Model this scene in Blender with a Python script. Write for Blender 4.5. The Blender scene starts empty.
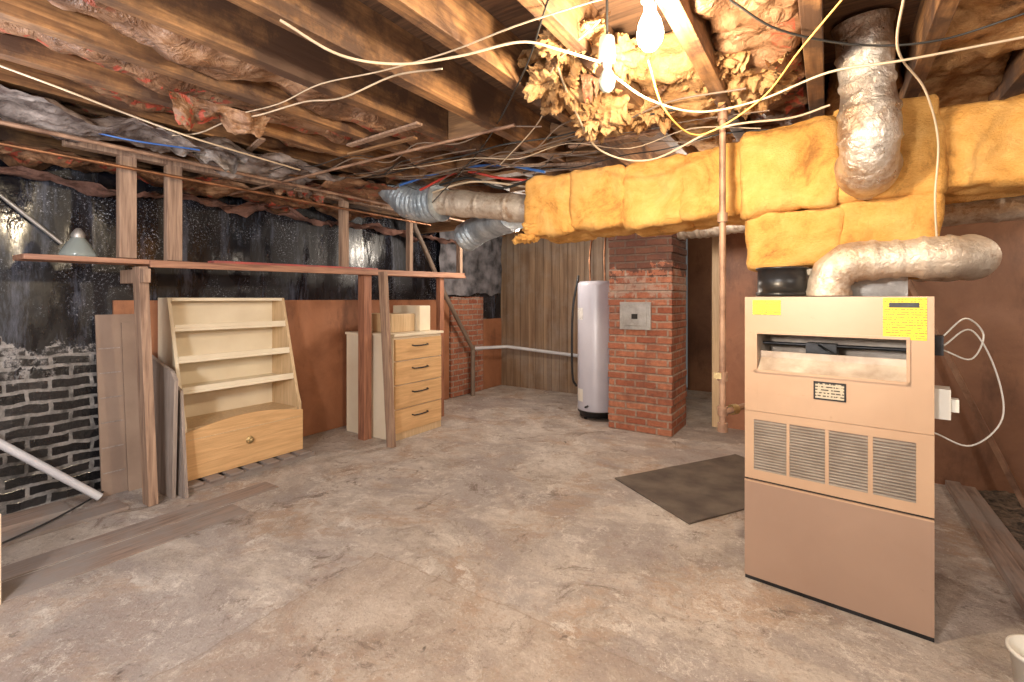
import bpy, math, random
from mathutils import Vector, Matrix, noise
random.seed(4)
TH=math.radians(33.4); CT,ST=math.cos(TH),math.sin(TH)
EYE=1.35; F=480.0; HOR=299.0
# world axes = the room's own axes: +X along the back walls, +Y along the left wall
def L(x,y,z):            # camera-space lateral / depth, estimated from image pixels -> room coords
    return Vector((CT*x-ST*y, ST*x+CT*y, z))
def S(u,v,y):            # image pixel u, v back-projected at an estimated depth
    return L((u-512)/F*y, y, EYE-(v-HOR)/F*y)

# ------------------------------------------------------------ materials
class NM:
    def __init__(s,name):
        s.m=bpy.data.materials.new(name); s.m.use_nodes=True; s.nt=s.m.node_tree
        s.b=s.nt.nodes['Principled BSDF']
        s.pos=s.nt.nodes.new('ShaderNodeNewGeometry').outputs['Position']
    def n(s,t,ins=None,**props):
        nd=s.nt.nodes.new(t)
        for k,v in props.items(): setattr(nd,k,v)
        for k,v in (ins or {}).items():
            if isinstance(v,bpy.types.NodeSocket): s.nt.links.new(v,nd.inputs[k])
            else: nd.inputs[k].default_value=v
        return nd
    def noise(s,scale,detail=4,vec=None,stretch=None,rough=.55,dist=0):
        vec=vec or s.pos
        if stretch: vec=s.n('ShaderNodeMapping',{'Vector':vec,'Scale':stretch}).outputs[0]
        return s.n('ShaderNodeTexNoise',{'Vector':vec,'Scale':scale,'Detail':detail,'Roughness':rough,'Distortion':dist}).outputs['Fac']
    def ramp(s,fac,stops):
        nd=s.n('ShaderNodeValToRGB',{'Fac':fac}); cr=nd.color_ramp
        while len(cr.elements)<len(stops): cr.elements.new(.5)
        for e,(p,c) in zip(cr.elements,stops):
            e.position=p; e.color=(c[0],c[1],c[2],1) if isinstance(c,(tuple,list)) else (c,c,c,1)
        return nd.outputs['Color']
    def mix(s,f,a,b,mode='MIX'):
        nd=s.n('ShaderNodeMixRGB',blend_type=mode)
        for k,v in ((0,f),(1,a),(2,b)):
            if isinstance(v,bpy.types.NodeSocket): s.nt.links.new(v,nd.inputs[k])
            else: nd.inputs[k].default_value=v if k==0 else (v[0],v[1],v[2],1)
        return nd.outputs[0]
    def math(s,op,a,b=0.0,c=None):
        nd=s.n('ShaderNodeMath',operation=op)
        for k,v in enumerate((a,b) if c is None else (a,b,c)):
            if isinstance(v,bpy.types.NodeSocket): s.nt.links.new(v,nd.inputs[k])
            else: nd.inputs[k].default_value=v
        return nd.outputs[0]
    def xyz(s):
        return s.n('ShaderNodeSeparateXYZ',{'Vector':s.pos}).outputs
    def fin(s,col,rough=.7,metal=0,bump=None,bs=.3,bd=.02,**kw):
        def st(k,v):
            if isinstance(v,bpy.types.NodeSocket): s.nt.links.new(v,s.b.inputs[k])
            elif isinstance(v,(tuple,list)): s.b.inputs[k].default_value=(v[0],v[1],v[2],1)
            else: s.b.inputs[k].default_value=v
        st('Base Color',col); st('Roughness',rough); st('Metallic',metal)
        for k,v in kw.items(): st(k.replace('_',' '),v)
        if bump is not None:
            bn=s.n('ShaderNodeBump',{'Height':bump,'Strength':bs,'Distance':bd})
            s.nt.links.new(bn.outputs[0],s.b.inputs['Normal'])
        return s.m
def simple(name,c1,c2=None,scale=6,rough=.6,metal=0,bs=.25,bscale=40,stretch=None,bd=.01,lo=.35,hi=.65,detail=5,**kw):
    k=NM(name); c2=c2 or tuple(x*.75 for x in c1)
    col=k.ramp(k.noise(scale,detail,stretch=stretch),[(lo,c2),(hi,c1)])
    return k.fin(col,rough,metal,k.noise(bscale,4,stretch=stretch),bs,bd,**kw)
def wood(name,c1,c2,axis=1,rough=.65,scale=3.5,dirt=None):
    st=[14,14,14]; st[axis]=.9
    k=NM(name)
    g=k.noise(scale,6,stretch=tuple(st),dist=.6)
    col=k.ramp(g,[(.3,c2),(.7,c1)])
    if dirt: col=k.mix(k.ramp(k.noise(2.2,7,rough=.7),[(.40,0),(.58,1)]),col,dirt)
    return k.fin(col,rough,0,g,.45,.008)

def brickmat(name,c1,c2,mortar,sc=1,stain=None,msz=.012,wob=.022):
    k=NM(name); x,y,z=k.xyz()
    v=k.n('ShaderNodeCombineXYZ',{'X':k.math('ADD',x,y),'Y':z}).outputs[0]
    nz=k.n('ShaderNodeTexNoise',{'Vector':k.pos,'Scale':7.0,'Detail':5.0})
    ctr=k.n('ShaderNodeVectorMath',{0:nz.outputs['Color'],1:(.5,.5,.5)},operation='SUBTRACT').outputs[0]
    vv=k.n('ShaderNodeVectorMath',{0:ctr,1:(wob,wob,wob)},operation='MULTIPLY').outputs[0]
    v=k.n('ShaderNodeVectorMath',{0:v,1:vv},operation='ADD').outputs[0]
    br=k.n('ShaderNodeTexBrick',{'Vector':v,'Color1':(*c1,1),'Color2':(*c2,1),'Mortar':(*mortar,1),'Scale':1.0,
        'Mortar Size':msz*.6,'Mortar Smooth':.3,'Brick Width':.215*sc,'Row Height':.075*sc})
    col=k.mix(k.ramp(k.noise(30,4),[(.3,.0),(.7,.5)]),br.outputs['Color'],tuple(a*.45 for a in c1))
    if stain: col=k.mix(k.ramp(k.noise(3,6,rough=.7),[(.5,0),(.66,.75)]),col,stain)
    h=k.math('SUBTRACT',k.noise(45,4),k.math('MULTIPLY',br.outputs['Fac'],1.2))
    return k,col,h,br
M={}
k,c,h,_=brickmat('red_brick',(.36,.11,.06),(.54,.22,.125),(.44,.33,.26),1,(.17,.065,.045),.019)
x,y,z=k.xyz()
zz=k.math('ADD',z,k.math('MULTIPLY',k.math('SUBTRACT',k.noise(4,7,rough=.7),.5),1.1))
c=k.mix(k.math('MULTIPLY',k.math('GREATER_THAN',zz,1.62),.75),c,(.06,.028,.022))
band=k.ramp(k.math('ABSOLUTE',k.math('SUBTRACT',zz,1.46)),[(.04,1),(.08,0)])
c=k.mix(k.math('MULTIPLY',band,.5),c,(.44,.36,.30))
M['brick']=k.fin(c,.85,0,h,.8,.014)
# concrete floor: layered stains, scoured patches
k=NM('worn_concrete')
x,y,z=k.xyz()
warp=k.n('ShaderNodeVectorMath',{0:k.n('ShaderNodeTexNoise',{'Vector':k.pos,'Scale':1.7,'Detail':6.0,'Roughness':.6}).outputs['Color'],1:(.9,.9,.9)},operation='MULTIPLY').outputs[0]
wp=k.n('ShaderNodeVectorMath',{0:k.pos,1:warp},operation='ADD').outputs[0]
base=k.ramp(k.noise(2.4,12,vec=wp,rough=.80),[(.36,(.29,.235,.205)),(.47,(.43,.375,.335)),(.55,(.535,.475,.43)),(.66,(.65,.60,.555))])
rust=k.ramp(k.noise(1.7,10,vec=wp,rough=.76),[(.50,0),(.60,.75)])
base=k.mix(rust,base,(.40,.275,.195))
pur=k.ramp(k.noise(.8,10,stretch=(1,1.5,1),rough=.74,dist=.8),[(.47,0),(.57,.65)])
base=k.mix(pur,base,(.315,.275,.27))
wh=k.ramp(k.noise(4.6,14,vec=wp,rough=.88),[(.535,0),(.585,.7)])
base=k.mix(wh,base,(.72,.675,.63))
slab=k.math('MULTIPLY',k.math('GREATER_THAN',k.math('ADD',x,k.math('MULTIPLY',k.noise(5,8,rough=.8),.3)),-1.85),k.math('LESS_THAN',k.math('ADD',y,k.math('MULTIPLY',k.noise(5,8,rough=.8),.3)),1.9))
base=k.mix(k.math('MULTIPLY',slab,.33),base,(.34,.25,.19))
dk=k.ramp(k.noise(2.9,14,rough=.82,dist=.8),[(.555,0),(.62,.85)])
base=k.mix(dk,base,(.17,.125,.10))
blob=k.ramp(k.noise(5.0,5,rough=.6,dist=.3),[(.68,0),(.72,.85)])
base=k.mix(blob,base,(.09,.07,.06))
spk=k.ramp(k.noise(30,8,rough=.8),[(.56,0),(.65,.7)])
base=k.mix(spk,base,(.20,.155,.13))
spk2=k.ramp(k.noise(55,8,rough=.8,stretch=(1,.7,1)),[(.36,.55),(.43,0)])
base=k.mix(spk2,base,(.76,.71,.66))
def line(coord,at,other,op,lim):
    d=k.math('ABSOLUTE',k.math('SUBTRACT',k.math('ADD',coord,k.math('MULTIPLY',k.noise(5,8,rough=.7),.10)),at))
    return k.math('MULTIPLY',k.math('LESS_THAN',d,.004),k.math(op,other,lim))
jl=k.math('MAXIMUM',line(y,1.79,x,'GREATER_THAN',-2.0),line(x,-1.95,y,'LESS_THAN',1.75))
base=k.mix(k.math('MULTIPLY',jl,.35),base,(.22,.16,.12))
hh=k.math('SUBTRACT',k.math('ADD',k.noise(9,12,rough=.78),k.math('MULTIPLY',k.noise(60,4),.4)),k.math('MULTIPLY',jl,.5))
M['floor']=k.fin(base,k.ramp(k.noise(4,5),[(.35,.45),(.7,.85)]),0,hh,.9,.018)
# blackened foundation wall with exposed brick low down
k,c,h,br=brickmat('blackened_brick',(.010,.010,.012),(.035,.032,.034),(.34,.32,.31),1.0,(.02,.02,.02),.022,.05)
x,y,z=k.xyz()
edge=k.math('ADD',z,k.math('MULTIPLY',k.math('SUBTRACT',k.noise(2.4,7,rough=.75),.5),1.3))
mask=k.ramp(edge,[(.88,0),(.91,1)])
rim=k.ramp(edge,[(.80,0),(.88,1),(.93,0)])
tar=k.mix(k.ramp(k.noise(60,6,rough=.85),[(.56,0),(.62,1)]),(.006,.006,.010),(.55,.58,.68))
tar=k.mix(k.ramp(k.noise(1.5,6,rough=.65),[(.48,0),(.60,1)]),(.006,.006,.009),tar)
tar=k.mix(k.ramp(k.noise(6,8,stretch=(1,1,.18),rough=.8),[(.53,0),(.66,.6)]),tar,(.12,.135,.19))
col=k.mix(mask,c,tar)
col=k.mix(k.math('MULTIPLY',rim,k.ramp(k.noise(14,7,rough=.75),[(.47,0),(.54,.7)])),col,(.40,.38,.38))
M['blackwall']=k.fin(col,k.ramp(k.noise(4,6,stretch=(1,1,.3)),[(.40,.10),(.6,.5)]),0,k.math('ADD',k.math('MULTIPLY',h,k.math('SUBTRACT',1.0,mask)),k.noise(9,5,stretch=(1,1,.5))),.3,.018)
# panelling
k=NM('wood_panelling'); x,y,z=k.xyz()
g=k.noise(2,6,stretch=(9,9,.5),dist=.6)
bx=k.math('MULTIPLY',k.math('ADD',x,y),7.5)
fr=k.math('FRACT',bx)
gr=k.ramp(fr,[(.0,1),(.07,0)])
bt=k.n('ShaderNodeTexWhiteNoise',{'W':k.math('FLOOR',bx)},noise_dimensions='1D').outputs['Value']
col=k.ramp(g,[(.35,(.16,.095,.055)),(.65,(.31,.205,.125))])
col=k.mix(k.math('MULTIPLY',bt,.35),col,(.13,.085,.055))
col=k.mix(k.ramp(k.noise(1.3,7,rough=.7),[(.48,0),(.66,.45)]),col,(.30,.27,.24))
col=k.mix(gr,col,(.035,.02,.014))
M['panel']=k.fin(col,.5,0,k.math('SUBTRACT',k.math('MULTIPLY',g,.5),gr),.4,.01)
def board(name,a,b2,dk2,sc):
    k=NM(name)
    col=k.ramp(k.noise(sc,9,rough=.7,dist=.6),[(.36,b2),(.62,a)])
    col=k.mix(k.ramp(k.noise(3,9,rough=.75,stretch=(1,1,.35)),[(.53,0),(.65,.65)]),col,dk2)
    col=k.mix(k.ramp(k.noise(26,7,rough=.8),[(.62,0),(.70,.5)]),col,tuple(q*1.4 for q in a))
    return k.fin(col,.5,0,k.noise(14,6),.2,.01)
M['orange']=board('painted_hardboard',(.40,.17,.085),(.26,.105,.052),(.12,.05,.028),1.6)
M['brown']=board('brown_wallboard',(.30,.15,.085),(.20,.095,.055),(.11,.052,.032),1.3)
M['plaster']=simple('grey_parging',(.22,.21,.23),(.035,.035,.04),5,.8,bs=.6,bscale=12)
M['conc']=simple('rough_concrete',(.42,.38,.34),(.26,.22,.19),2,.85,bs=.4,bscale=15)
M['joist']=wood('joist_timber',(.46,.24,.10),(.13,.057,.024),1,dirt=(.08,.04,.024))
M['joistx']=wood('blocking_timber',(.34,.19,.09),(.13,.065,.033),0)
M['sub']=wood('subfloor_boards',(.15,.078,.04),(.04,.02,.012),0,.8)
M['post']=wood('weathered_stud',(.46,.31,.22),(.17,.10,.07),2,.75)
M['postred']=wood('stained_stud',(.42,.19,.11),(.17,.065,.04),2,.6)
M['shelfw']=wood('shelf_board',(.46,.24,.15),(.20,.09,.06),1,.6)
M['redpaint']=simple('red_edge_paint',(.52,.09,.08),(.3,.09,.08),8,.5)
M['greywood']=wood('grey_board',(.42,.35,.31),(.25,.20,.175),2,.7)
M['plank']=wood('floor_plank',(.38,.28,.23),(.16,.115,.095),1,.75,dirt=(.27,.235,.22))
M['card']=simple('brown_cardboard',(.34,.245,.19),(.25,.175,.135),3,.8,bs=.1)
M['cream']=simple('cream_laminate',(.86,.77,.60),(.74,.63,.47),2,.45,bs=.05)
M['maple']=wood('maple_veneer',(.78,.50,.25),(.58,.35,.165),1,.4)
M['maplez']=wood('maple_side',(.70,.52,.32),(.52,.36,.20),2,.45)
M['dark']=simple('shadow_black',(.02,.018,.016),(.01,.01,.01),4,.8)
M['blackmetal']=simple('black_sheet_metal',(.045,.045,.05),(.02,.02,.02),6,.35,.6,bs=.1)
k=NM('furnace_enamel')
col=k.ramp(k.noise(1.4,5),[(.35,(.46,.30,.195)),(.65,(.54,.365,.245))])
col=k.mix(k.ramp(k.noise(14,6,rough=.8),[(.64,0),(.74,.5)]),col,(.30,.17,.10))
M['furn']=k.fin(col,.36,.1,k.noise(60,3),.05,.004)
k=NM('furnace_door_enamel')
col=k.ramp(k.noise(1.4,5),[(.35,(.32,.21,.155)),(.65,(.37,.25,.185))])
col=k.mix(k.ramp(k.noise(11,7,rough=.85),[(.63,0),(.71,.4)]),col,(.20,.12,.085))
M['furnlow']=k.fin(col,.38,.1,k.noise(60,3),.05,.004)
M['furnin']=simple('burner_tray_metal',(.60,.52,.44),(.34,.26,.20),7,.5,.15)
M['louv']=simple('louvre_slat_grey',(.36,.32,.285),(.27,.235,.205),10,.4,.3,bs=.05)
def label(name,bg,ink,rows=60,cover=.5,sc=110):
    k=NM(name); x,y,z=k.xyz()
    row=k.math('FRACT',k.math('MULTIPLY',z,rows)); rm=k.math('LESS_THAN',row,.4)
    w=k.math('GREATER_THAN',k.noise(sc,2,stretch=(1,1,.25)),cover)
    return k.fin(k.mix(k.math('MULTIPLY',rm,w),bg,ink),.45)
M['ystick']=label('yellow_warning_label',(.88,.70,.04),(.30,.25,.04),95,.47,190)
M['plate']=label('rating_plate',(.55,.48,.36),(.05,.04,.03),75,.46,150)
M['wlabel']=label('white_label',(.75,.74,.72),(.15,.15,.2),70,.5)
def metalmat(name,c1,c2,rough=.35,bs=.5,bscale=22,stain=None,metal=.7):
    k=NM(name)
    col=k.ramp(k.noise(6,8,rough=.7),[(.35,c2),(.65,c1)])
    if stain: col=k.mix(k.ramp(k.noise(5,8,rough=.8),[(.49,0),(.60,.8)]),col,stain)
    h=k.math('ADD',k.noise(bscale,6,dist=.8,rough=.65),k.math('MULTIPLY',k.noise(bscale*3,4),.3))
    return k.fin(col,k.ramp(k.noise(9,4),[(.3,rough*.8),(.7,rough*1.5)]),metal,h,bs,.016)
M['foil']=metalmat('galvanised_foil',(.82,.78,.73),(.42,.37,.33),.30,.8,30,(.38,.25,.16),.8)
M['foilw']=metalmat('flue_tape',(.78,.70,.60),(.48,.39,.31),.38,.7,24,(.36,.23,.14),.55)
M['bluefoil']=metalmat('blue_grey_foil',(.66,.74,.80),(.30,.37,.44),.35,.8,18,None,.6)
M['galv']=metalmat('galvanised_steel',(.52,.50,.48),(.30,.28,.26),.45,.2)
M['iron']=simple('rusty_iron_pipe',(.42,.26,.175),(.19,.105,.07),9,.55,.3)
M['copper']=simple('copper_pipe',(.50,.24,.13),(.22,.11,.06),9,.4,.8)
M['brass']=simple('aged_brass',(.65,.5,.28),(.4,.3,.15),9,.35,.9)
def fibre(name,c1,c2,c3,sc=3.0):
    k=NM(name)
    col=k.ramp(k.noise(sc,10,rough=.74,dist=.5),[(.33,c3),(.44,c2),(.62,c1)])
    h=k.math('ADD',k.noise(11,9,rough=.78,dist=.5),k.math('MULTIPLY',k.noise(90,3,stretch=(1,1,2)),.3))
    return k.fin(col,.9,0,h,.8,.03)
M['yfib']=fibre('yellow_fibreglass',(.86,.50,.16),(.72,.36,.085),(.36,.165,.04),4)
M['tanfib']=fibre('tan_fibreglass',(.66,.41,.19),(.44,.23,.09),(.13,.06,.025),7)
M['pinkfib']=fibre('pink_fibreglass',(.38,.21,.165),(.20,.10,.075),(.07,.035,.026),5)
k=NM('kraft_facing_printed'); x,y,z=k.xyz()
col=k.ramp(k.noise(2.6,9,rough=.74,dist=.5),[(.36,(.05,.024,.014)),(.5,(.22,.11,.058)),(.64,(.45,.27,.16))])
rowm=k.math('LESS_THAN',k.math('FRACT',k.math('MULTIPLY',x,5.3)),.45)
let=k.math('GREATER_THAN',k.noise(26,2,stretch=(.6,1,1)),.53)
col=k.mix(k.math('MULTIPLY',k.math('MULTIPLY',rowm,let),k.ramp(k.noise(1.6,2),[(.46,0),(.54,.7)])),col,(.42,.05,.03))
M['kraft']=k.fin(col,.45,0,k.noise(9,9,dist=1),1.0,.04)
M['plastic']=simple('grey_poly_sheet',(.42,.36,.33),(.07,.05,.045),5,.25,0,bs=1,bscale=9,bd=.04,detail=10)
M['wpvc']=simple('white_pvc',(.68,.68,.71),(.54,.54,.59),4,.35,bs=.05)
M['heater']=simple('heater_enamel',(.52,.52,.60),(.44,.44,.52),2,.28,bs=.03)
M['mat']=simple('dark_rubber_mat',(.155,.125,.10),(.085,.065,.055),5,.75,bs=.5,bscale=120)
M['gravel']=simple('dark_gravel',(.18,.13,.095),(.03,.025,.02),25,.9,bs=1,bscale=30,bd=.03)
M['cabw']=simple('cream_cable',(.66,.52,.37),None,9,.5,bs=.05)
M['cabg']=simple('old_grey_cable',(.20,.145,.11),None,9,.6,bs=.05)
M['cabk']=simple('black_cable',(.03,.03,.03),None,9,.5,bs=.05)
M['cabr']=simple('red_pex',(.55,.06,.04),None,9,.4,bs=.05)
M['cabb']=simple('blue_pex',(.05,.16,.50),None,9,.4,bs=.05)
M['caby']=simple('yellow_cable',(.72,.38,.09),None,9,.5,bs=.05)
M['white']=simple('white_plastic',(.78,.76,.72),(.7,.68,.62),4,.4,bs=.05)
k=NM('lit_bulb_glass'); M['bulb']=k.fin((1,.9,.7),.3,Emission_Color=(1,.86,.62),Emission_Strength=60.0)
k=NM('old_glass'); M['glass']=k.fin((.42,.47,.45),.12,Transmission_Weight=.55,IOR=1.4)

# ------------------------------------------------------------ mesh builder
class MB:
    def __init__(s,name,mats,T=None):
        s.name=name; s.mats=mats; s.v=[]; s.f=[]; s.mi=[]; s.sm=[]; s.T=T
    def add(s,vs,fs,m=0,smooth=False):
        o=len(s.v)
        for p in vs:
            p=Vector(p); s.v.append(s.T@p if s.T else p)
        for f in fs: s.f.append([o+i for i in f]); s.mi.append(m); s.sm.append(smooth)
    def box(s,x0,x1,y0,y1,z0,z1,m=0):
        vs=[(x,y,z) for z in (z0,z1) for y in (y0,y1) for x in (x0,x1)]
        s.add(vs,[(0,2,3,1),(4,5,7,6),(0,1,5,4),(2,6,7,3),(0,4,6,2),(1,3,7,5)],m)
    def beam(s,p0,p1,w,h,m=0,up=(0,0,1)):
        p0,p1=Vector(p0),Vector(p1); d=(p1-p0).normalized(); up=Vector(up)
        if abs(d.dot(up))>.95: up=Vector((0,1,0))
        sx=d.cross(up).normalized(); u=sx.cross(d).normalized(); vs=[]
        for p in (p0,p1):
            for a,b in ((-1,-1),(1,-1),(1,1),(-1,1)): vs.append(p+sx*a*w/2+u*b*h/2)
        s.add(vs,[(0,1,2,3),(7,6,5,4),(0,4,5,1),(1,5,6,2),(2,6,7,3),(3,7,4,0)],m)
    def tube(s,pts,r,m=0,n=14,smooth=True,caps=True):
        pts=[Vector(p) for p in pts]; rs=r if isinstance(r,(list,tuple)) else [r]*len(pts)
        vs=[];fs=[]; up=None
        for i,p in enumerate(pts):
            d=(pts[min(i+1,len(pts)-1)]-pts[max(i-1,0)]).normalized()
            if up is None:
                up=Vector((0,0,1)) if abs(d.z)<.9 else Vector((0,1,0))
            sx=d.cross(up)
            if sx.length<1e-4: sx=d.cross(Vector((1,.1,0)))
            sx.normalize(); up=sx.cross(d).normalized()
            for j in range(n):
                a=2*math.pi*j/n; vs.append(p+sx*math.cos(a)*rs[i]+up*math.sin(a)*rs[i])
        for i in range(len(pts)-1):
            for j in range(n):
                q=(j+1)%n; fs.append((i*n+j,i*n+q,(i+1)*n+q,(i+1)*n+j))
        s.add(vs,fs,m,smooth)
        if caps:
            s.add(vs[:n],[tuple(range(n))],m); s.add(vs[-n:],[tuple(range(n))][::-1],m)
    def duct(s,pts,r,m=0,step=.1,seam=.006,n=26,dent=.006):
        # resample the centreline, raised crimp rings at every seam, slight dents
        pts=[Vector(p) for p in pts]; out=[pts[0]]
        for a,b in zip(pts,pts[1:]):
            d=(b-a).length; k2=max(1,int(d/.012))
            for i in range(1,k2+1): out.append(a+(b-a)*i/k2)
        rs=[];dist=0
        for i,p in enumerate(out):
            if i: dist+=(p-out[i-1]).length
            ph=(dist%step)
            rs.append(r+(seam if ph<.022 else 0)+dent*noise.noise(p*6))
        s.tube(out,rs,m,n)
    def lathe(s,c,prof,m=0,n=32,smooth=True,flute=0):
        vs=[];fs=[]
        for r,z in prof:
            for j in range(n):
                a=2*math.pi*j/n; rr=r*(1+(flute if j%2 else 0)); vs.append((c[0]+rr*math.cos(a),c[1]+rr*math.sin(a),c[2]+z))
        for i in range(len(prof)-1):
            for j in range(n):
                q=(j+1)%n; fs.append((i*n+j,i*n+q,(i+1)*n+q,(i+1)*n+j))
        s.add(vs,fs,m,smooth)
    def prism(s,poly,axis,t0,t1,m=0):
        n=len(poly); vs=[]
        for t in (t0,t1):
            for a,b in poly:
                vs.append({'x':(t,a,b),'y':(a,t,b),'z':(a,b,t)}[axis])
        fs=[tuple(range(n)),tuple(range(2*n-1,n-1,-1))]+[(i,i+n,(i+1)%n+n,(i+1)%n) for i in range(n)]
        s.add(vs,fs,m)
    def pillow(s,x0,x1,y0,y1,z0,z1,m=0,n=14,pw=7,amp=.02,fr=6,seed=0,H=.9):
        c=Vector(((x0+x1)/2,(y0+y1)/2,(z0+z1)/2)); h=Vector(((x1-x0)/2,(y1-y0)/2,(z1-z0)/2))
        idx={};vs=[];fs=[]
        def V(i,j,k2):
            key=(i,j,k2)
            if key not in idx:
                p=Vector((2*i/n-1,2*j/n-1,2*k2/n-1))
                q=p/((abs(p.x)**pw+abs(p.y)**pw+abs(p.z)**pw)**(1/pw))
                w=Vector((c.x+q.x*h.x,c.y+q.y*h.y,c.z+q.z*h.z))
                dn=Vector((q.x**3,q.y**3,q.z**3)).normalized()
                t=noise.fractal(w*fr+Vector((seed,0,0)),H,2.1,5)
                w+=dn*t*amp
                idx[key]=len(vs); vs.append(w)
            return idx[key]
        for a in range(n):
            for b in range(n):
                fs.append((V(a,b,0),V(a,b+1,0),V(a+1,b+1,0),V(a+1,b,0)))
                fs.append((V(a,b,n),V(a+1,b,n),V(a+1,b+1,n),V(a,b+1,n)))
                fs.append((V(a,0,b),V(a+1,0,b),V(a+1,0,b+1),V(a,0,b+1)))
                fs.append((V(a,n,b),V(a,n,b+1),V(a+1,n,b+1),V(a+1,n,b)))
                fs.append((V(0,a,b),V(0,a,b+1),V(0,a+1,b+1),V(0,a+1,b)))
                fs.append((V(n,a,b),V(n,a+1,b),V(n,a+1,b+1),V(n,a,b+1)))
        s.add(vs,fs,m,True)
    def sheet(s,x0,x1,y0,y1,fz,m=0,nx=24,ny=40,wob=.03):
        vs=[];fs=[]
        for i in range(nx+1):
            for j in range(ny+1):
                x=x0+(x1-x0)*i/nx; y=y0+(y1-y0)*j/ny
                nn=noise.noise(Vector((x*3,y*3,7.7)))
                vs.append((x+wob*nn,y+wob*noise.noise(Vector((x*4,y*4,1))),fz(x,y)))
        for i in range(nx):
            for j in range(ny):
                o=i*(ny+1)+j; fs.append((o,o+1,o+ny+2,o+ny+1))
        s.add(vs,fs,m,True)
    def flap(s,p,w,l,m=0,seed=0,dirx=(1,0,0),lean=(0,0)):
        # torn flap of batt / paper hanging down, crumpled, ragged lower edge
        nx,nz=26,20; vs=[];fs=[]; d=Vector(dirx).normalized(); nrm=Vector((-d.y,d.x,0))
        for i in range(nx+1):
            rag=1+.7*noise.fractal(Vector((i*.13,seed,4)),.7,2.2,4)
            for j in range(nz+1):
                t=j/nz; a=(i/nx-.5)*w*(1-.15*t)
                q=Vector(p)+d*(a+lean[0]*t)+nrm*(lean[1]*t+.5*l*t*t*(1 if int(seed)%2 else -1))+Vector((0,0,-l*t*rag*(1-.3*t)))
                q+=(nrm+Vector((0,0,.5)))*(.07*noise.fractal(q*8+Vector((seed,0,0)),.8,2.2,5))
                vs.append(q)
        for i in range(nx):
            for j in range(nz):
                o=i*(nz+1)+j; fs.append((o,o+1,o+nz+2,o+nz+1))
        s.add(vs,fs,m,True)
    def done(s,bevel=0):
        lo=Vector([min(p[i] for p in s.v) for i in range(3)]); hi=Vector([max(p[i] for p in s.v) for i in range(3)])
        c=(lo+hi)/2
        me=bpy.data.meshes.new(s.name); me.from_pydata([p-c for p in s.v],[],s.f)
        for mm in s.mats: me.materials.append(M[mm])
        for p,a,b in zip(me.polygons,s.mi,s.sm): p.material_index=a; p.use_smooth=b
        me.update()
        o=bpy.data.objects.new(s.name,me); o.location=c; bpy.context.collection.objects.link(o)
        if bevel:
            bv=o.modifiers.new('edge','BEVEL'); bv.width=bevel; bv.segments=2; bv.limit_method='ANGLE'; bv.angle_limit=math.radians(50)
        return o
def cat(pts,k=8):
    pts=[Vector(p) for p in pts]; P=[pts[0]*2-pts[1]]+pts+[pts[-1]*2-pts[-2]]; out=[]
    for i in range(1,len(P)-2):
        a,b,c,d=P[i-1:i+3]
        for j in range(k):
            t=j/k; out.append(.5*((2*b)+(c-a)*t+(2*a-5*b+4*c-d)*t*t+(3*b-a-3*c+d)*t**3))
    out.append(pts[-1]); return out
def quickbox(name,mat,x0,x1,y0,y1,z0,z1,bevel=0):
    b=MB(name,[mat]); b.box(x0,x1,y0,y1,z0,z1); return b.done(bevel)

# ------------------------------------------------------------ room shell
XL=-4.3; ZC=2.52; JB=2.31
quickbox('floor','floor',XL-.2,3.4,-1.7,7.6,-.12,0)
quickbox('ceiling','sub',XL-.2,3.4,-1.7,7.6,ZC,ZC+.08)
quickbox('wall_left','blackwall',XL-.2,XL,-1.7,6.2,0,ZC)
quickbox('wall_back_panelled','panel',XL-.2,-1.85,6.2,6.35,0,ZC)
quickbox('wall_jog','panel',-1.85,-1.75,5.56,6.35,0,ZC)
b=MB('wall_back_doorway',['orange']); b.box(-1.85,-1.78,5.44,5.56,0,ZC); b.box(-.92,.30,5.44,5.56,0,ZC); b.box(-1.78,-.92,5.44,5.56,2.1,ZC); b.done()
quickbox('wall_store_end','brown',.30,.42,4.76,5.56,0,ZC)
quickbox('wall_back_right','brown',.30,3.4,4.64,4.76,0,ZC)
quickbox('wall_store_back','brown',-1.75,.42,7.4,7.5,0,ZC)
quickbox('wall_store_right','brown',.42,.52,5.56,7.5,0,ZC)
quickbox('wall_right','conc',3.3,3.4,-1.7,4.64,0,ZC)
quickbox('wall_front','conc',XL,3.3,-1.7,-1.6,0,ZC)
b=MB('door_frame',['maplez']); b.box(-1.03,-.92,5.40,5.58,0,2.05); b.box(-1.78,-1.71,5.42,5.58,0,2.05); b.box(-1.78,-.92,5.40,5.58,2.04,2.1); b.done(.004)
b=MB('door_1',['orange','brass']); b.box(-1.71,-1.67,5.62,6.3,.01,2.0); b.lathe((-1.64,6.2,1.0),[(0,0),(.03,.0),(.03,.05),(0,.05)],1,12); b.done(.004)

quickbox('hardboard_lining','orange',XL+.003,XL+.02,1.30,4.95,0.005,1.34)
b=MB('exposed_brick_patch',['brick']); b.box(XL+.003,XL+.03,4.98,5.7,0.005,1.38); b.done()
quickbox('hardboard_corner_piece','orange',XL+.003,XL+.02,5.72,6.19,0.005,1.05)
b=MB('grey_insulation_cloth',['plaster']); vs=[];fs=[];nx,ny=30,24
for i in range(nx+1):
    for j in range(ny+1):
        y=4.7+1.42*i/nx; z=1.42+1.0*j/ny
        vs.append((XL+.07+.04*noise.fractal(Vector((y*4,z*3,0)),1,2,3),y,z+.05*noise.noise(Vector((y*5,z,3)))))
for i in range(nx):
    for j in range(ny):
        o=i*(ny+1)+j; fs.append((o,o+1,o+ny+2,o+ny+1))
b.add(vs,fs,0,True); b.done()

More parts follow.
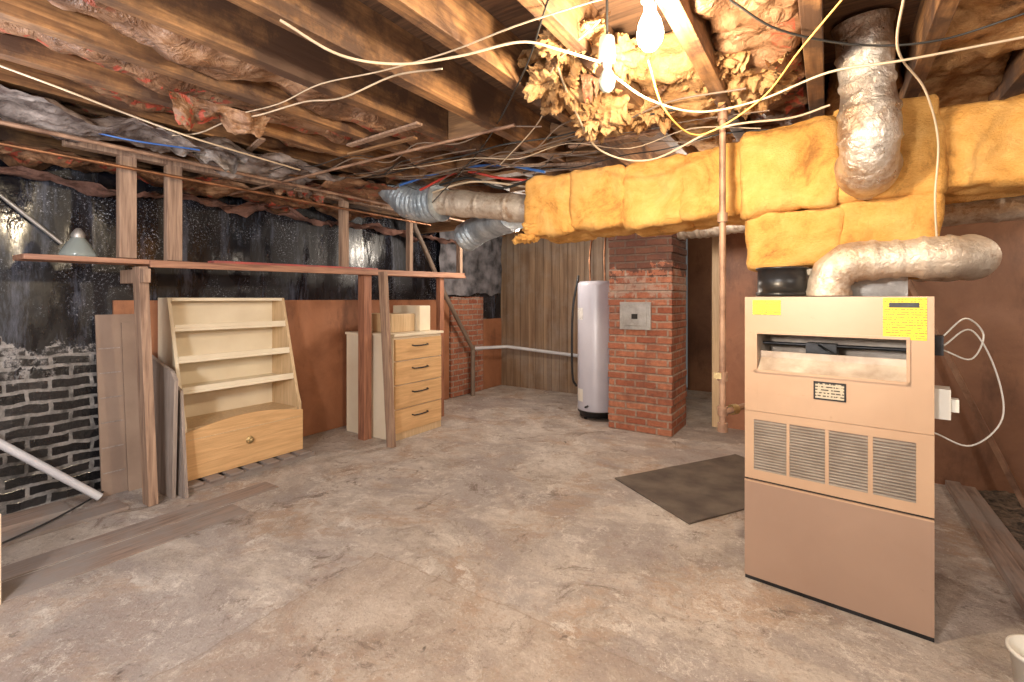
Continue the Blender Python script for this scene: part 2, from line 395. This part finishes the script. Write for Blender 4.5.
# ------------------------------------------------------------ joists
JX=[.33-.38*i for i in range(-7,13)]
b=MB('ceiling_joists',['joist'])
for x in JX:
    if x<XL+.03: continue
    y1=6.18 if x<-1.8 else (5.43 if x<.3 else 4.63)
    w=.058+random.uniform(-.004,.010)
    b.box(x-w/2,x+w/2,-1.55,y1,JB+random.uniform(-.01,.01),ZC)
b.done(.003)
b=MB('joist_bridging',['joistx'])
for y in (2.75,4.1):
    for i,x in enumerate(JX):
        if -4.2<x<-1.4 or x>1.0:
            b.beam((x+.03,y,JB+.02),(x+.35,y,ZC-.03),.02,.06); b.beam((x+.03,y+.05,ZC-.03),(x+.35,y+.05,JB+.02),.02,.06)
b.box(-2.29,-1.99,3.3,3.34,JB,ZC); b.box(-1.91,-1.61,2.2,2.24,JB,ZC); b.box(-1.53,-1.23,3.0,3.04,JB,ZC)
b.box(-2.3,-1.2,3.45,3.49,2.27,JB-.01); b.box(-3.4,-1.9,2.95,3.03,2.28,2.30)
b.done(.002)
b=MB('cross_girder',['joistx']); b.box(-4.25,-1.9,4.3,4.38,2.16,JB-.015); b.done(.004)

JX_s=sorted([x for x in JX if x>XL],reverse=True)
i0=JX_s.index(min(JX_s,key=lambda q:abs(q-.33)))
b=MB('ceiling_insulation',['kraft','tanfib','pinkfib'])
def bay(i,y0,y1,zl,m,amp=.03,seed=0):
    x1=JX_s[i]-.03; x0=JX_s[i+1]+.03
    n=max(1,int((y1-y0)/.6))
    for k2 in range(n):
        a=y0+(y1-y0)*k2/n; c=y0+(y1-y0)*(k2+1)/n+.05
        b.pillow(x0,x1,a,c,zl,ZC-.01,m,18,5,amp,5,seed+k2,.75)
bay(i0-1,.4,3.6,2.38,1,.05,1); bay(i0-2,.4,3.8,2.38,0,.05,12); bay(i0,2.85,4,2.38,1,.03,2)
bay(i0+1,.4,1.4,2.40,1,.05,5); bay(i0+1,1.4,3.9,2.37,0,.06,3)
bay(i0+2,2.1,3.4,2.34,1,.07,9); bay(i0+3,1.9,2.9,2.34,1,.07,14)
def crz(z,amp,sd,x0=None,x1=None,sag=0):
    def f(x,y):
        s2=0
        if x0 is not None: s2=sag*math.sin(math.pi*(x-x0)/(x1-x0))
        return z+amp*noise.fractal(Vector((x*3.5+sd,y*3.0,sd)),.85,2.2,6)-s2
    return f
for q,m in ((6,0),(7,0),(8,0),(9,0),(10,2)):
    x1=JX_s[i0+q]-.02; x0=JX_s[i0+q+1]+.02
    b.sheet(x0,x1,-.5,2.5+.3*(q%3),crz(2.40,.07,q*3.1,x0,x1,.045),m,18,110,.01)
for q in (6,7,8,9):
    x1=JX_s[i0+q]-.03; x0=JX_s[i0+q+1]+.03
    b.sheet(x0,x1,2.6+.3*(q%3),5.5,crz(2.44,.04,q*5.1,x0,x1,.03),2,12,60,.01)
b.done()
b=MB('hanging_vapour_barrier',['kraft','plastic','pinkfib'])
b.sheet(-3.52,-2.95,.3,2.3,crz(2.25,.07,5,-3.52,-2.95,-.05),1,40,120)
b.sheet(-4.25,-3.82,.1,3.4,crz(2.22,.09,9),0,34,120)
b.sheet(-4.28,-4.05,.2,5.2,crz(2.12,.09,15),2,20,120)
b.sheet(-3.65,-3.0,2.3,3.3,crz(2.27,.05,25),0,36,60)
for i,(xx,yy) in enumerate([(-2.5,1.2),(-3.3,1.5),(-3.7,2.4)]):
    b.flap((xx,yy,2.31),.45,.14,i%2,i*5+1,(.2,1,0))
b.done()
b=MB('hanging_insulation_tatters',['tanfib','yfib','kraft'])
for (u,v,y,sx,sy,sz) in [(575,45,1.95,.10,.14,.05),(560,85,2.2,.10,.16,.06),(615,62,2.15,.12,.12,.05),(600,118,2.45,.10,.12,.06),(705,62,2.15,.10,.16,.06),(650,108,2.5,.12,.1,.05),(745,85,2.3,.16,.2,.05)]:
    p=S(u,v,y); b.pillow(p.x-sx,p.x+sx,p.y-sy,p.y+sy,p.z-sz,p.z+sz,0,40,3,.075,17,u,.6)
for i,(u,v,y,w,l) in enumerate([(585,20,1.95,.22,.16),(600,55,2.05,.18,.18),(560,30,2.1,.26,.16),(700,10,1.95,.22,.16),(735,30,2.0,.2,.16),(668,70,2.3,.16,.14),(612,95,2.3,.16,.16),(540,60,2.3,.22,.14),(770,40,2.1,.26,.16)]):
    p=S(u,v,y); b.flap(p,w,l,(0,2)[i%2],i*3.3,(1,.4*math.sin(i*2),0),(random.uniform(-.05,.05),random.uniform(-.06,.06)))
b.done()

# ------------------------------------------------------------ stud frame + shelf
b=MB('stud_frame_shelf',['post','postred','shelfw','redpaint'])
FX=-3.73
b.beam((FX,1.33,0),(FX-.02,1.28,1.56),.10,.055,0,(0,1,0))
for y,w in ((1.20,.09),(1.46,.09),(2.84,.07),(3.67,.05),(4.5,.05)):
    b.box(FX-.03,FX+.03,y-w/2,y+w/2,1.61,JB+.0,0)
b.box(FX-.05,FX+.04,3.04,3.13,0,1.58,1)
b.beam((-3.33,3.05,0),(-3.42,3.03,1.60),.075,.05,0,(0,1,0))
b.box(FX-.03,FX+.03,4.12,4.19,0,1.6,1)
b.prism([(.72,1.57),(4.55,1.60),(4.55,1.63),(.72,1.60)],'x',FX-.17,FX+.06,2)
b.prism([(1.3,1.555),(4.5,1.60),(4.5,1.66),(1.3,1.60)],'x',FX+.062,FX+.085,2)
b.prism([(1.7,1.602),(3.2,1.625),(3.2,1.65),(1.7,1.627)],'x',FX-.05,FX+.05,3)
b.beam((FX-.3,1.28,1.5),(FX+.09,1.28,1.5),.04,.09,0)
b.box(FX-.04,FX+.04,.9,5.0,2.25,JB,0)
b.done(.003)

# ------------------------------------------------------------ bookcase
b=MB('slanted_bookcase',['cream','maple','maplez','dark','brass'])
XB=-4.22; y0,y1=1.55,2.46; XF=-3.80
prof=[(XB,.06),(XF,.06),(XF,.46),(XF-.04,.56),(XF-.26,1.36),(XB,1.36)]
b.prism(prof,'y',y0,y0+.025,0); b.prism(prof,'y',y1-.025,y1,2)
b.box(XB,XB+.012,y0+.025,y1-.025,.06,1.36,0)
def xf(z): return XF-.04-.22*max(0,(z-.56))/.8
for z in (.66,.88,1.11): b.box(XB+.012,xf(z)-.005,y0+.025,y1-.025,z,z+.022,0)
b.box(XB+.012,xf(1.33)-.0,y0+.025,y1-.025,1.335,1.36,0)
for z in (.66,.88,1.11): b.box(xf(z)-.02,xf(z)-.008,y0+.025,y1-.025,z+.022,z+.05,0)
b.box(XB+.012,XF-.02,y0+.025,y1-.025,.40,.42,2)
arch=[(y0+.0,.06),(y1-.0,.06),(y1-.0,.40)]+[(y1-(y1-y0)*t,.40+.06*math.sin(math.pi*t)) for t in [i/14 for i in range(1,14)]]+[(y0,.40)]
b.prism(arch,'x',XF,XF+.022,1)
b.box(XF+.018,XF+.0235,y0+.02,y1-.02,.345,.352,2)
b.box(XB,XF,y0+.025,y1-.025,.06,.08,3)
b.T=Matrix.Translation((XF+.022,(y0+y1)/2,.25))@Matrix.Rotation(math.pi/2,4,'Y')
b.lathe((0,0,0),[(.03,0),(.03,.006),(.012,.01),(.012,.02),(.02,.03),(.0,.035)],4,16)
b.T=None
b.done(.003)
b=MB('wooden_pallet',['plank','dark'])
for q in (-4.16,-3.98,-3.76): b.box(q,q+.06,1.53,2.52,0,.038)
for i in range(7): b.box(-4.2,-3.68,1.53+i*.14,1.53+i*.14+.10,.040,.058)
b.done(.002)
b=MB('leaning_grey_boards',['greywood','card'])
b.prism([(-4.22,0),(-3.70,0),(-3.66,.80),(-3.72,.86),(-4.2,.98)],'y',1.44,1.465,0)
b.prism([(-4.15,0),(-3.62,0),(-3.70,.72),(-4.18,.9)],'y',1.49,1.51,0)
b.done(.002)
b=MB('leaning_cardboard_panel',['card','greywood']); 
b.prism([(XL+.16,0.001),(XL+.175,0.001),(XL+.05,1.24),(XL+.035,1.24)],'y',1.19,1.42,0)
b.prism([(XL+.19,0.001),(XL+.205,0.001),(XL+.075,1.18),(XL+.06,1.18)],'y',1.33,1.42,0)
for i in range(6):
    z=.15+i*.17; xx=XL+.176-.125*z/1.24
    b.box(xx,xx+.004,1.20,1.32,z,z+.008,1)
b.done()

# ------------------------------------------------------------ dresser
b=MB('chest_of_drawers',['cream','maple','blackmetal','maplez'])
x0,x1,y0,y1=-4.12,-3.42,3.17,3.84
b.box(x0,x1-.02,y0,y1,.0,.99,0); b.box(x0-.01,x1+.015,y0-.012,y1+.012,.99,1.015,0)
zs=[.07,.30,.53,.76,.975]
for i in range(4):
    b.box(x1-.02,x1+.002,y0+.012,y1-.012,zs[i],zs[i+1]-.012,1)
    zc=(zs[i]+zs[i+1])/2+.03
    b.tube([(x1,3.40,zc),(x1+.028,3.41,zc-.005),(x1+.03,3.50,zc-.008),(x1+.028,3.60,zc-.005),(x1,3.61,zc)],.007,2,8)
b.box(x1-.02,x1-.005,y0+.01,y1-.01,0,.07,3)
b.done(.004)
b=MB('wooden_storage_box',['maplez','cream']); b.box(-4.05,-3.6,3.3,3.62,1.017,1.20,0); b.box(-3.95,-3.55,3.64,3.80,1.017,1.28,1); b.done(.006)

# ------------------------------------------------------------ chimney (staggered courses so the arrises are ragged)
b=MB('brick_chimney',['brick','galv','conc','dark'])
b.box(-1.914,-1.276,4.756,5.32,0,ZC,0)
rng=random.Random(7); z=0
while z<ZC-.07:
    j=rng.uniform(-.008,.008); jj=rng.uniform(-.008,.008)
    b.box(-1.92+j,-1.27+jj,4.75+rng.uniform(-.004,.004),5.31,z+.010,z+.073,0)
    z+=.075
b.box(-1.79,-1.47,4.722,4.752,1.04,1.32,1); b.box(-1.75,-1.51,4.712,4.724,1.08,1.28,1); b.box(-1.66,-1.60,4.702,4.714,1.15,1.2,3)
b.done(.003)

# ------------------------------------------------------------ water heater
b=MB('water_heater',['heater','blackmetal','wlabel','copper','galv','white'])
c=(-2.21,5.13,0); r=.225
b.lathe(c,[(0,.03),(r-.02,.03),(r-.02,.07),(r,.075),(r,.10)],1,40)
b.lathe(c,[(r,.10),(r+.004,.12),(r,.14),(r,1.50),(r-.004,1.53),(r-.03,1.55),(0,1.56)],0,40)
for a in (0,2.1,4.2): b.tube([(c[0]+.17*math.cos(a),c[1]+.17*math.sin(a),0),(c[0]+.17*math.cos(a),c[1]+.17*math.sin(a),.05)],.018,1,8)
b.tube(cat([(-2.30,5.13,1.55),(-2.30,5.13,1.9),(-2.30,5.3,2.1),(-2.3,6.0,2.15)]),.011,3,8)
b.tube(cat([(-2.12,5.13,1.55),(-2.12,5.13,1.95),(-2.12,5.3,2.2),(-2.1,6.0,2.25)]),.011,3,8)
a0=-2.2
for zz0,zz1,mm in ((1.12,1.25,2),(.2,.34,5)):
    vs=[];n=6
    for i in range(n+1):
        a=a0-.25+.5*i/n
        for zz in (zz0,zz1): vs.append((c[0]+(r+.003)*math.cos(a),c[1]+(r+.003)*math.sin(a),zz))
    b.add(vs,[(2*i,2*i+2,2*i+3,2*i+1) for i in range(n)],mm,True)
b.tube(cat([(c[0]-.2,c[1]-.13,.35),(c[0]-.24,c[1]-.16,.5),(c[0]-.24,c[1]-.15,1.2),(c[0]-.2,c[1]-.08,1.62)]),.014,1,8)
b.tube([(c[0]-.02,c[1]-r-.0,.16),(c[0]-.02,c[1]-r-.06,.16)],.012,1,8)
b.done()
b=MB('drain_pipe',['wpvc','cabg'])
b.tube([(-4.15,5.3,.66),(-4.1,6.1,.62),(-2.5,6.13,.53),(-2.5,6.19,.53)],.024,0,12)
b.tube([(-4.15,5.32,.62),(-4.12,4.7,1.38),(-4.06,4.08,2.2),(-4.06,4.0,2.5)],.03,1,12); b.tube([(-4.15,5.3,0),(-4.15,5.3,.7)],.032,1,12)
b.done()

# ------------------------------------------------------------ furnace
ang=math.atan2(2.486-2.567,.676)
T=Matrix.Translation((-.338,2.567,0))@Matrix.Rotation(ang,4,'Z')
W_,D_,H_=.69,.66,1.36
b=MB('gas_furnace',['furn','furnlow','furnin','louv','dark','ystick','plate','blackmetal','white'],T)
t=.012
b.box(0,t,0.012,D_,.02,H_,0); b.box(W_-t,W_,0.012,D_,.02,H_,0); b.box(t,W_-t,D_-t,D_,.02,H_,0); b.box(t,W_-t,.012,D_-t,H_-t,H_,0)
b.box(.01,W_-.01,.03,D_-.01,0,.03,7)
ox0,ox1,oz0,oz1=.055,.605,1.015,1.185
b.box(0,W_,-.004,.012,oz1,H_,0); b.box(0,ox0,-.004,.012,.815,oz1,0); b.box(ox1,W_,-.004,.012,.815,oz1,0); b.box(ox0,ox1,-.004,.012,.815,oz0,0)
b.box(ox0-.012,ox1+.012,-.010,-.004,oz1,oz1+.012,0); b.box(ox0-.012,ox0,-.010,-.004,oz0-.012,oz1,0); b.box(ox1,ox1+.012,-.010,-.004,oz0-.012,oz1,0); b.box(ox0-.012,ox1+.012,-.010,-.004,oz0-.012,oz0,0)
b.add([(ox0,.0,oz0),(ox1,.0,oz0),(ox1,.05,oz0+.055),(ox0,.05,oz0+.055)],[(0,1,2,3)],2)
b.box(ox0,ox1,.05,.06,oz0+.04,oz0+.085,2)
b.box(t,W_-t,.25,.26,.8,H_-t,2); b.box(ox0-.01,ox0,.01,.25,oz0,oz1+.02,2); b.box(ox1,ox1+.01,.01,.25,oz0,oz1+.02,2); b.box(ox0,ox1,.06,.25,oz0+.02,oz0+.03,7); b.box(ox0,ox1,.012,.25,oz1+.02,oz1+.03,7)
b.box(.24,.36,.09,.16,oz0+.08,oz0+.13,7); b.tube([(ox0,.11,oz0+.12),(ox1,.11,oz0+.12)],.008,7,8)
b.tube(cat([(.28,.1,oz0+.13),(.33,.07,oz0+.10),(.37,.08,oz0+.075)]),.005,7,6)
lz0,lz1=.49,.815
b.box(0,W_,.004,.012,lz0,lz1,1)
cols=[.04,.19,.342,.497]; cw=.138; l0,l1=.535,.775
xs=[0]+[q for c2 in cols for q in (c2,c2+cw)]+[W_]
b.box(0,W_,-.004,.004,lz0,l0,0); b.box(0,W_,-.004,.004,l1,lz1-.002,0)
for i in range(0,len(xs),2): b.box(xs[i],xs[i+1],-.004,.004,l0,l1,0)
for c2 in cols:
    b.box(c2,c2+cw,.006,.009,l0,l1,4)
    n=18
    for i in range(n):
        z=l0+(l1-l0)*(i+.1)/n
        b.add([(c2,-.006,z),(c2+cw,-.006,z),(c2+cw,.003,z+.0075),(c2,.003,z+.0075),(c2,-.004,z-.0015),(c2+cw,-.004,z-.0015)],[(0,1,2,3),(4,5,1,0)],3)
b.box(.0,W_,-.008,.012,.022,.482,1); b.box(0,W_,.004,.012,.482,.49,4); b.box(0,W_,.002,.012,.0,.02,7)
b.box(0,W_,-.009,-.007,.474,.482,0)
b.box(.035,.155,-.006,-.0045,1.275,1.345,5); b.box(.53,.668,-.006,-.0045,1.185,1.355,5)
b.box(.55,.645,-.0065,-.006,1.315,1.335,7)
b.box(.285,.405,-.008,-.0045,.905,.985,7); b.box(.292,.398,-.0095,-.008,.912,.978,6)
b.box(W_,W_+.05,.06,.16,.87,.99,8); b.box(W_,W_+.03,.10,.2,1.12,1.2,7); b.box(W_+.05,W_+.075,.08,.13,.90,.95,8)
b.tube(cat([(W_+.03,.12,1.20),(W_+.10,.2,1.27),(W_+.16,.3,1.20),(W_+.12,.25,1.10),(W_+.03,.14,1.14)]),.0035,8,6)
b.tube(cat([(W_+.03,.12,1.16),(W_+.12,.25,1.22),(W_+.20,.35,1.05),(W_+.22,.35,.85),(W_+.12,.25,.74),(W_+.0,.12,.80)]),.0035,8,6)
b.done(.002)
b=MB('furnace_draft_collar',['blackmetal'])
b.lathe((-.19,2.67,1.362),[(0,0),(.112,0),(.112,.02),(.105,.02),(.105,.13),(.113,.13),(.113,.14),(.0,.14)],0,32); b.done()
b=MB('insulated_duct',['yfib','galv','foil'])
b.box(-.30,.30,2.80,3.18,1.362,1.50,1)
b.pillow(-.36,.06,2.74,3.22,1.50,1.80,0,22,12,.028,4,1,.9); b.pillow(.03,.41,2.74,3.22,1.46,1.82,0,22,12,.028,4,2,.9)
b.pillow(-.38,.04,2.70,3.22,1.78,2.22,0,22,12,.032,4,3,.9); b.pillow(.01,.42,2.73,3.22,1.80,2.26,0,22,12,.032,4,4,.9)
x=-.34; i=0
while x>-1.72:
    w=.345; b.pillow(x-w-.02,x+.02,2.75+.014*(i%2),3.19,1.79-.018*(i%2),2.18,0,24,9,.034,4,10+i,.85); x-=w; i+=1
x=.40
while x<2.85:
    w=.42; b.pillow(x-.02,x+w+.01,2.75,3.19,1.82,2.20,0,22,9,.034,4,30+i,.85); x+=w; i+=1
p=S(905,177,2.28); b.pillow(p.x-.12,p.x+.12,p.y-.01,p.y+.03,p.z-.035,p.z+.035,2,18,3,.04,14,5)
b.done()
b=MB('torn_duct_insulation',['yfib','tanfib','foil'])
for (u,v,y,sx,sy,sz) in [(545,228,3.3,.15,.12,.045),(526,238,3.3,.08,.08,.03)]:
    p=S(u,v,y); b.pillow(p.x-sx,p.x+sx,p.y-sy,p.y+sy,p.z-sz,p.z+sz,0,34,3,.05,11,u,.75)
b.done()
# flue
b=MB('flue_pipe',['foilw'])
path=[(-.0,2.65,1.365),(-.0,2.65,1.40)]
R=.12
for i in range(1,9):
    a=math.pi/2*i/8; path.append((-.0+R*(1-math.cos(a)),2.65,1.40+R*math.sin(a)))
path+=[(.2,2.645,1.522),(.30,2.645,1.524),(.40,2.645,1.525)]
for i in range(1,9):
    a=math.pi/2*i/8; path.append((.39+.11*math.sin(a),2.645+.11*(1-math.cos(a)),1.525))
path+=[(.50,3.2,1.53),(.51,4.2,1.56)]
for i in range(1,7):
    a=math.pi/2*i/6; path.append((.51,4.2+.1*math.sin(a),1.56+.1*(1-math.cos(a))))
path+=[(.51,4.3,1.9),(.48,4.31,1.97),(.41,4.33,2.0),(-.6,4.6,2.02),(-1.0,4.9,2.03),(-1.26,5.0,2.03)]
b.duct(path,.083,0,.085,.006,26,.014); b.done()
b=MB('foil_branch_duct',['foil'])
b.duct(cat([(.12,2.50,2.515),(.13,2.52,2.35),(.14,2.54,2.2),(.145,2.55,2.07),(.145,2.58,1.99),(.145,2.67,1.94),(.145,2.76,1.93)],5),.105,0,.12,.008,30,.024); b.done()
b=MB('round_duct_back',['foilw']); b.duct([(.2,3.85,1.86),(3.28,3.85,1.9)],.075,0,.6,.006,20,.008); b.done()
b=MB('round_supply_duct',['foilw','bluefoil'])
b.duct([(-1.68+(-1.0)*i/12,2.97,1.98+.17*i/12) for i in range(13)],.10,0,.28,.006,26,.014)
b.duct(cat([(-2.66,2.97,2.145),(-2.85,2.97,2.15),(-3.02,2.97,2.2),(-3.16,2.97,2.30),(-3.26,2.97,2.42),(-3.29,2.97,2.51)],6),.135,1,.05,.014,26,.03)
b.done()
b=MB('flex_duct_stub',['bluefoil']); b.duct(cat([(-2.0,3.08,2.02),(-2.3,3.35,2.03),(-2.7,3.6,2.02),(-2.95,3.62,1.93)],6),.125,0,.05,.01,22,.02); b.done()

# gas pipe
b=MB('gas_pipe',['iron','brass'])
gx,gy=L(1.035,2.36,0).xy
b.tube([(gx,gy,.72),(gx,gy,2.45)],.0155,0,12)
for z in (.72,.80,.97,1.75,2.25): b.tube([(gx,gy,z-.022),(gx,gy,z+.022)],.024,0,12)
b.tube([(gx,gy,.80),(gx+.02,gy+.0,.80),(-.36,2.72,.80),(-.335,2.74,.80)],.015,0,12)
b.tube([(gx+.03,gy+.05,.80),(gx+.05,gy+.08,.80)],.026,1,12); b.box(gx-.035,gx-.0,gy-.03,gy-.02,.96,.99,1)
b.done()

# ------------------------------------------------------------ mat, planks, curb, gravel
b=MB('rubber_floor_mat',['mat']); A=L(.77,3.6,0);B=L(1.06,2.87,0);Dd=L(1.93,4.15,0);C=B+Dd-A
vs=[];n=20
for i in range(n+1):
    for j in range(n+1):
        p=A+(B-A)*i/n+(Dd-A)*j/n
        vs.append((p.x,p.y,.008+.006*max(0,noise.noise(Vector((p.x*4,p.y*4,0))))))
fs=[(i*(n+1)+j,(i+1)*(n+1)+j,(i+1)*(n+1)+j+1,i*(n+1)+j+1) for i in range(n) for j in range(n)]
b.add(vs,fs,0,True)
b.add([(q.x,q.y,z) for z in (0.001,.009) for q in (A,B,C,Dd)],[(0,1,5,4),(1,2,6,5),(2,3,7,6),(3,0,4,7)],0)
b.done()
b=MB('floor_planks',['plank']); b.box(-3.46,-3.29,.1,1.95,0,.008); b.box(-3.27,-3.06,-.3,1.62,0,.006); b.box(-4.2,-3.98,-.2,1.0,0,.03); b.box(-3.93,-3.75,.3,1.22,0,.02); b.done(.002)
b=MB('timber_curb',['plank']); b.box(.70,.78,1.2,4.6,0,.05); b.box(.78,.86,2.6,4.6,0,.03); b.done(.004)
b=MB('gravel_strip',['gravel']); b.sheet(.86,1.9,1.2,4.6,lambda x,y:.02+.02*noise.fractal(Vector((x*14,y*14,0)),.8,2,3),0,60,120,0); b.done()
b=MB('leaning_dark_pole',['iron']); b.beam((1.05,4.35,.02),(.45,4.6,1.6),.03,.03); b.done()
b=MB('leaning_white_pipe',['wpvc']); b.tube([(-4.02,1.15,.04),(-4.26,.34,.86)],.024,0,14); b.done()
b=MB('floor_cord',['cabk']); pts=[S(-5,553,2.55),S(50,528,2.84),S(90,505,3.15),S(118,488,3.43),S(128,480,3.5)]
for q in pts: q.z=.035
b.tube(cat(pts),.006,0,8); b.done()
b=MB('cream_door_offcut',['cream']); p=L(-2.255,2.12,0); b.box(p.x-.10,p.x-.0,p.y-.3,p.y,0,.40); b.done(.003)
p=L(1.82,1.62,0); b=MB('white_bucket',['white','galv'])
b.lathe((p.x,p.y,0),[(0,.004),(.085,.004),(.10,.13),(.108,.13),(.108,.145),(.098,.145),(.082,.012),(0,.012)],0,36); b.done()

# ------------------------------------------------------------ glass shade standing on the shelf + pipe behind
b=MB('glass_lamp_shade',['galv','glass','brass'])
p=Vector((FX-.06,.98,1.603))
b.lathe(p,[(.082,.0),(.088,.012),(.076,.04),(.058,.075),(.038,.105),(.03,.12)],1,40,True,.06)
b.lathe(p,[(.032,.115),(.034,.135),(.022,.16),(.01,.175),(0,.175)],0,20)
b.done()
b=MB('wall_conduit',['galv']); b.tube([(-4.27,1.02,1.72),(-4.27,.62,2.1),(-4.27,.3,2.15)],.013,0,10); b.done()

# ------------------------------------------------------------ bulb + lampholder, then added fill lamps
def bulbfix(name,p,lit,top,sc=1.0):
    b=MB(name,['white','bulb' if lit else 'glass','brass','cabk'])
    p=Vector(p)
    b.lathe(p,[(r*sc,z*sc) for r,z in [(0,-.055),(.015,-.052),(.028,-.035),(.031,-.015),(.026,.01),(.014,.035),(.013,.05)]],1,20)
    zt=min(.15,top-p.z-.001)
    b.lathe(p,[(.014*sc,.035*sc),(.016,.06*sc),(.03,.062*sc),(.032,.08*sc),(.028,zt),(0,zt)],0,20)
    if top-p.z>.16: b.tube([p+Vector((0,0,zt-.01)),Vector((p.x,p.y,top))],.005,3,8)
    return b.done()
BP=S(650,27,1.60)
bulbfix('added_fill_bulb',BP,True,ZC,1.4)
p=S(607,78,1.80); bulbfix('porcelain_lampholder',(p.x,p.y,p.z),False,ZC)
def lamp(name,loc,e,col,r):
    l=bpy.data.lights.new(name,'POINT'); l.energy=e; l.color=col; l.shadow_soft_size=r
    o=bpy.data.objects.new(name,l); o.location=loc; bpy.context.collection.objects.link(o)
lamp('added_fill_light',BP+Vector((0,0,-.13)),90,(1,.80,.54),.05)
for i,(q,e,col) in enumerate([((-.9,-1.0,1.72),205,(1,.96,.91)),((1.7,.5,1.9),72,(1,.91,.80)),((-2.7,.2,1.75),34,(.95,.96,1)),((-2.9,4.5,2.0),54,(1,.88,.74)),((2.0,3.9,2.1),36,(1,.84,.66)),((-.6,6.5,2.1),8,(1,.8,.6)),((-.9,3.9,2.1),34,(1,.86,.70))]):  # fill lamps added to even out the room light, most inside a bulb shape
    if i not in (2,6): bulbfix('added_fill_bulb',(q[0],q[1],q[2]+.16),True,ZC)
    lamp('added_fill_light',q,e,col,.14)

# ------------------------------------------------------------ cables
def cable(mat,pts,r=.005):
    b=MB('electrical_cable',[mat]); b.tube(cat(pts,8),r,0,8); b.done()
cable('cabw',[S(280,20,1.6),S(340,55,1.7),S(400,64,1.8),S(460,56,1.8),S(520,42,1.75),S(560,50,1.75),S(600,62,1.8)],.005)
cable('cabw',[S(612,75,1.8),S(650,100,1.85),S(700,112,1.95),S(760,100,1.95),S(830,72,1.8),S(905,60,1.7),S(1035,35,1.6)],.0045)
cable('caby',[S(648,60,1.75),S(665,110,1.85),S(700,135,2.0),S(760,100,1.9),S(800,50,1.7),S(850,-10,1.5)],.0035)
cable('cabw',[S(905,-10,1.5),S(898,50,1.7),S(925,90,1.85),S(938,140,1.95),S(935,200,2.0),S(938,260,2.0)],.004)
cable('cabw',[S(553,55,1.9),S(575,110,2.3),S(600,150,2.6),S(650,160,2.5),S(720,128,2.3),S(790,118,2.2),S(830,105,2.1)],.005)
cable('cabk',[S(430,205,3.9),S(480,150,3.1),S(520,80,2.1),S(548,0,1.55)],.004)
cable('cabw',[S(500,165,3.2),S(540,120,2.6),S(552,70,2.0),S(600,20,1.7)],.0035)
cable('cabw',[S(-10,62,2.0),S(60,88,2.15),S(130,115,2.4),S(200,140,2.6),S(300,170,3.2)],.005)
cable('cabb',[S(-10,120,2.6),S(60,125,2.6),S(130,140,2.7),S(200,150,2.9)],.005)
cable('cabr',[S(420,190,3.9),S(460,172,3.7),S(500,178,3.6),S(545,182,3.5)],.010)
cable('cabb',[S(400,185,3.9),S(450,170,3.7),S(500,165,3.5),S(545,172,3.3)],.010)
cable('cabk',[S(440,185,3.9),S(470,178,3.7),S(500,188,3.6),S(530,180,3.4)],.010)
cable('cabw',[S(425,195,3.9),S(470,182,3.7),S(520,186,3.5),S(560,192,3.2)],.008)
cable('cabk',[S(730,0,1.6),S(780,30,1.7),S(860,45,1.75),S(940,40,1.7),S(1035,10,1.55)],.004)
rg=random.Random(11); b=MB('stapled_joist_wiring',['cabg','cabw','cabk'])
for i in range(26):
    ya=rg.uniform(1.2,4.4); xa=rg.uniform(-4.1,-1.6); xb=xa+rg.uniform(.8,2.6); yb=ya+rg.uniform(-.7,.7); pts=[]
    for k2 in range(8):
        t=k2/7; pts.append((xa+(min(xb,.2)-xa)*t,ya+(yb-ya)*t+rg.uniform(-.04,.04),JB-.015-rg.uniform(0,.06)*(k2%2)))
    b.tube(cat(pts,5),rg.choice((.003,.004,.005)),(0,2,0,2,1)[i%5],6)
b.done()
b=MB('ceiling_lath_scraps',['joistx','post'])
for i in range(16):
    xa=rg.uniform(-3.9,-1.2); ya=rg.uniform(1.6,4.2); a=rg.uniform(-.5,.5); l=rg.uniform(.3,.8)
    b.beam((xa,ya,JB-.012),(xa+l*math.cos(a),ya+l*math.sin(a),JB-.014),rg.uniform(.03,.05),.012,i%2)
b.done()
b=MB('overhead_water_pipes',['copper','iron'])
b.tube([(-3.6,.2,2.16),(-3.55,3.8,2.14)],.011,0,10); b.tube([(-3.4,.2,2.22),(-3.4,4.6,2.22)],.012,1,10)
b.tube([(-4.1,2.0,2.2),(-1.4,2.15,2.28)],.009,1,10); b.done()

# ------------------------------------------------------------ world, camera
w=bpy.data.worlds.new('World'); bpy.context.scene.world=w; w.use_nodes=True
w.node_tree.nodes['Background'].inputs[0].default_value=(.9,.88,.85,1); w.node_tree.nodes['Background'].inputs[1].default_value=.1
cam=bpy.data.cameras.new('Camera'); co=bpy.data.objects.new('Camera',cam); bpy.context.collection.objects.link(co)
co.location=(0,0,EYE); co.rotation_euler=(math.pi/2,0,TH)
cam.sensor_width=36; cam.lens=36*F/1024; cam.shift_y=-(341-HOR)/1024; cam.clip_start=.05
bpy.context.scene.camera=co
bpy.context.scene.view_settings.view_transform='Standard'
bpy.context.scene.view_settings.look='None'
bpy.context.scene.view_settings.exposure=0.2
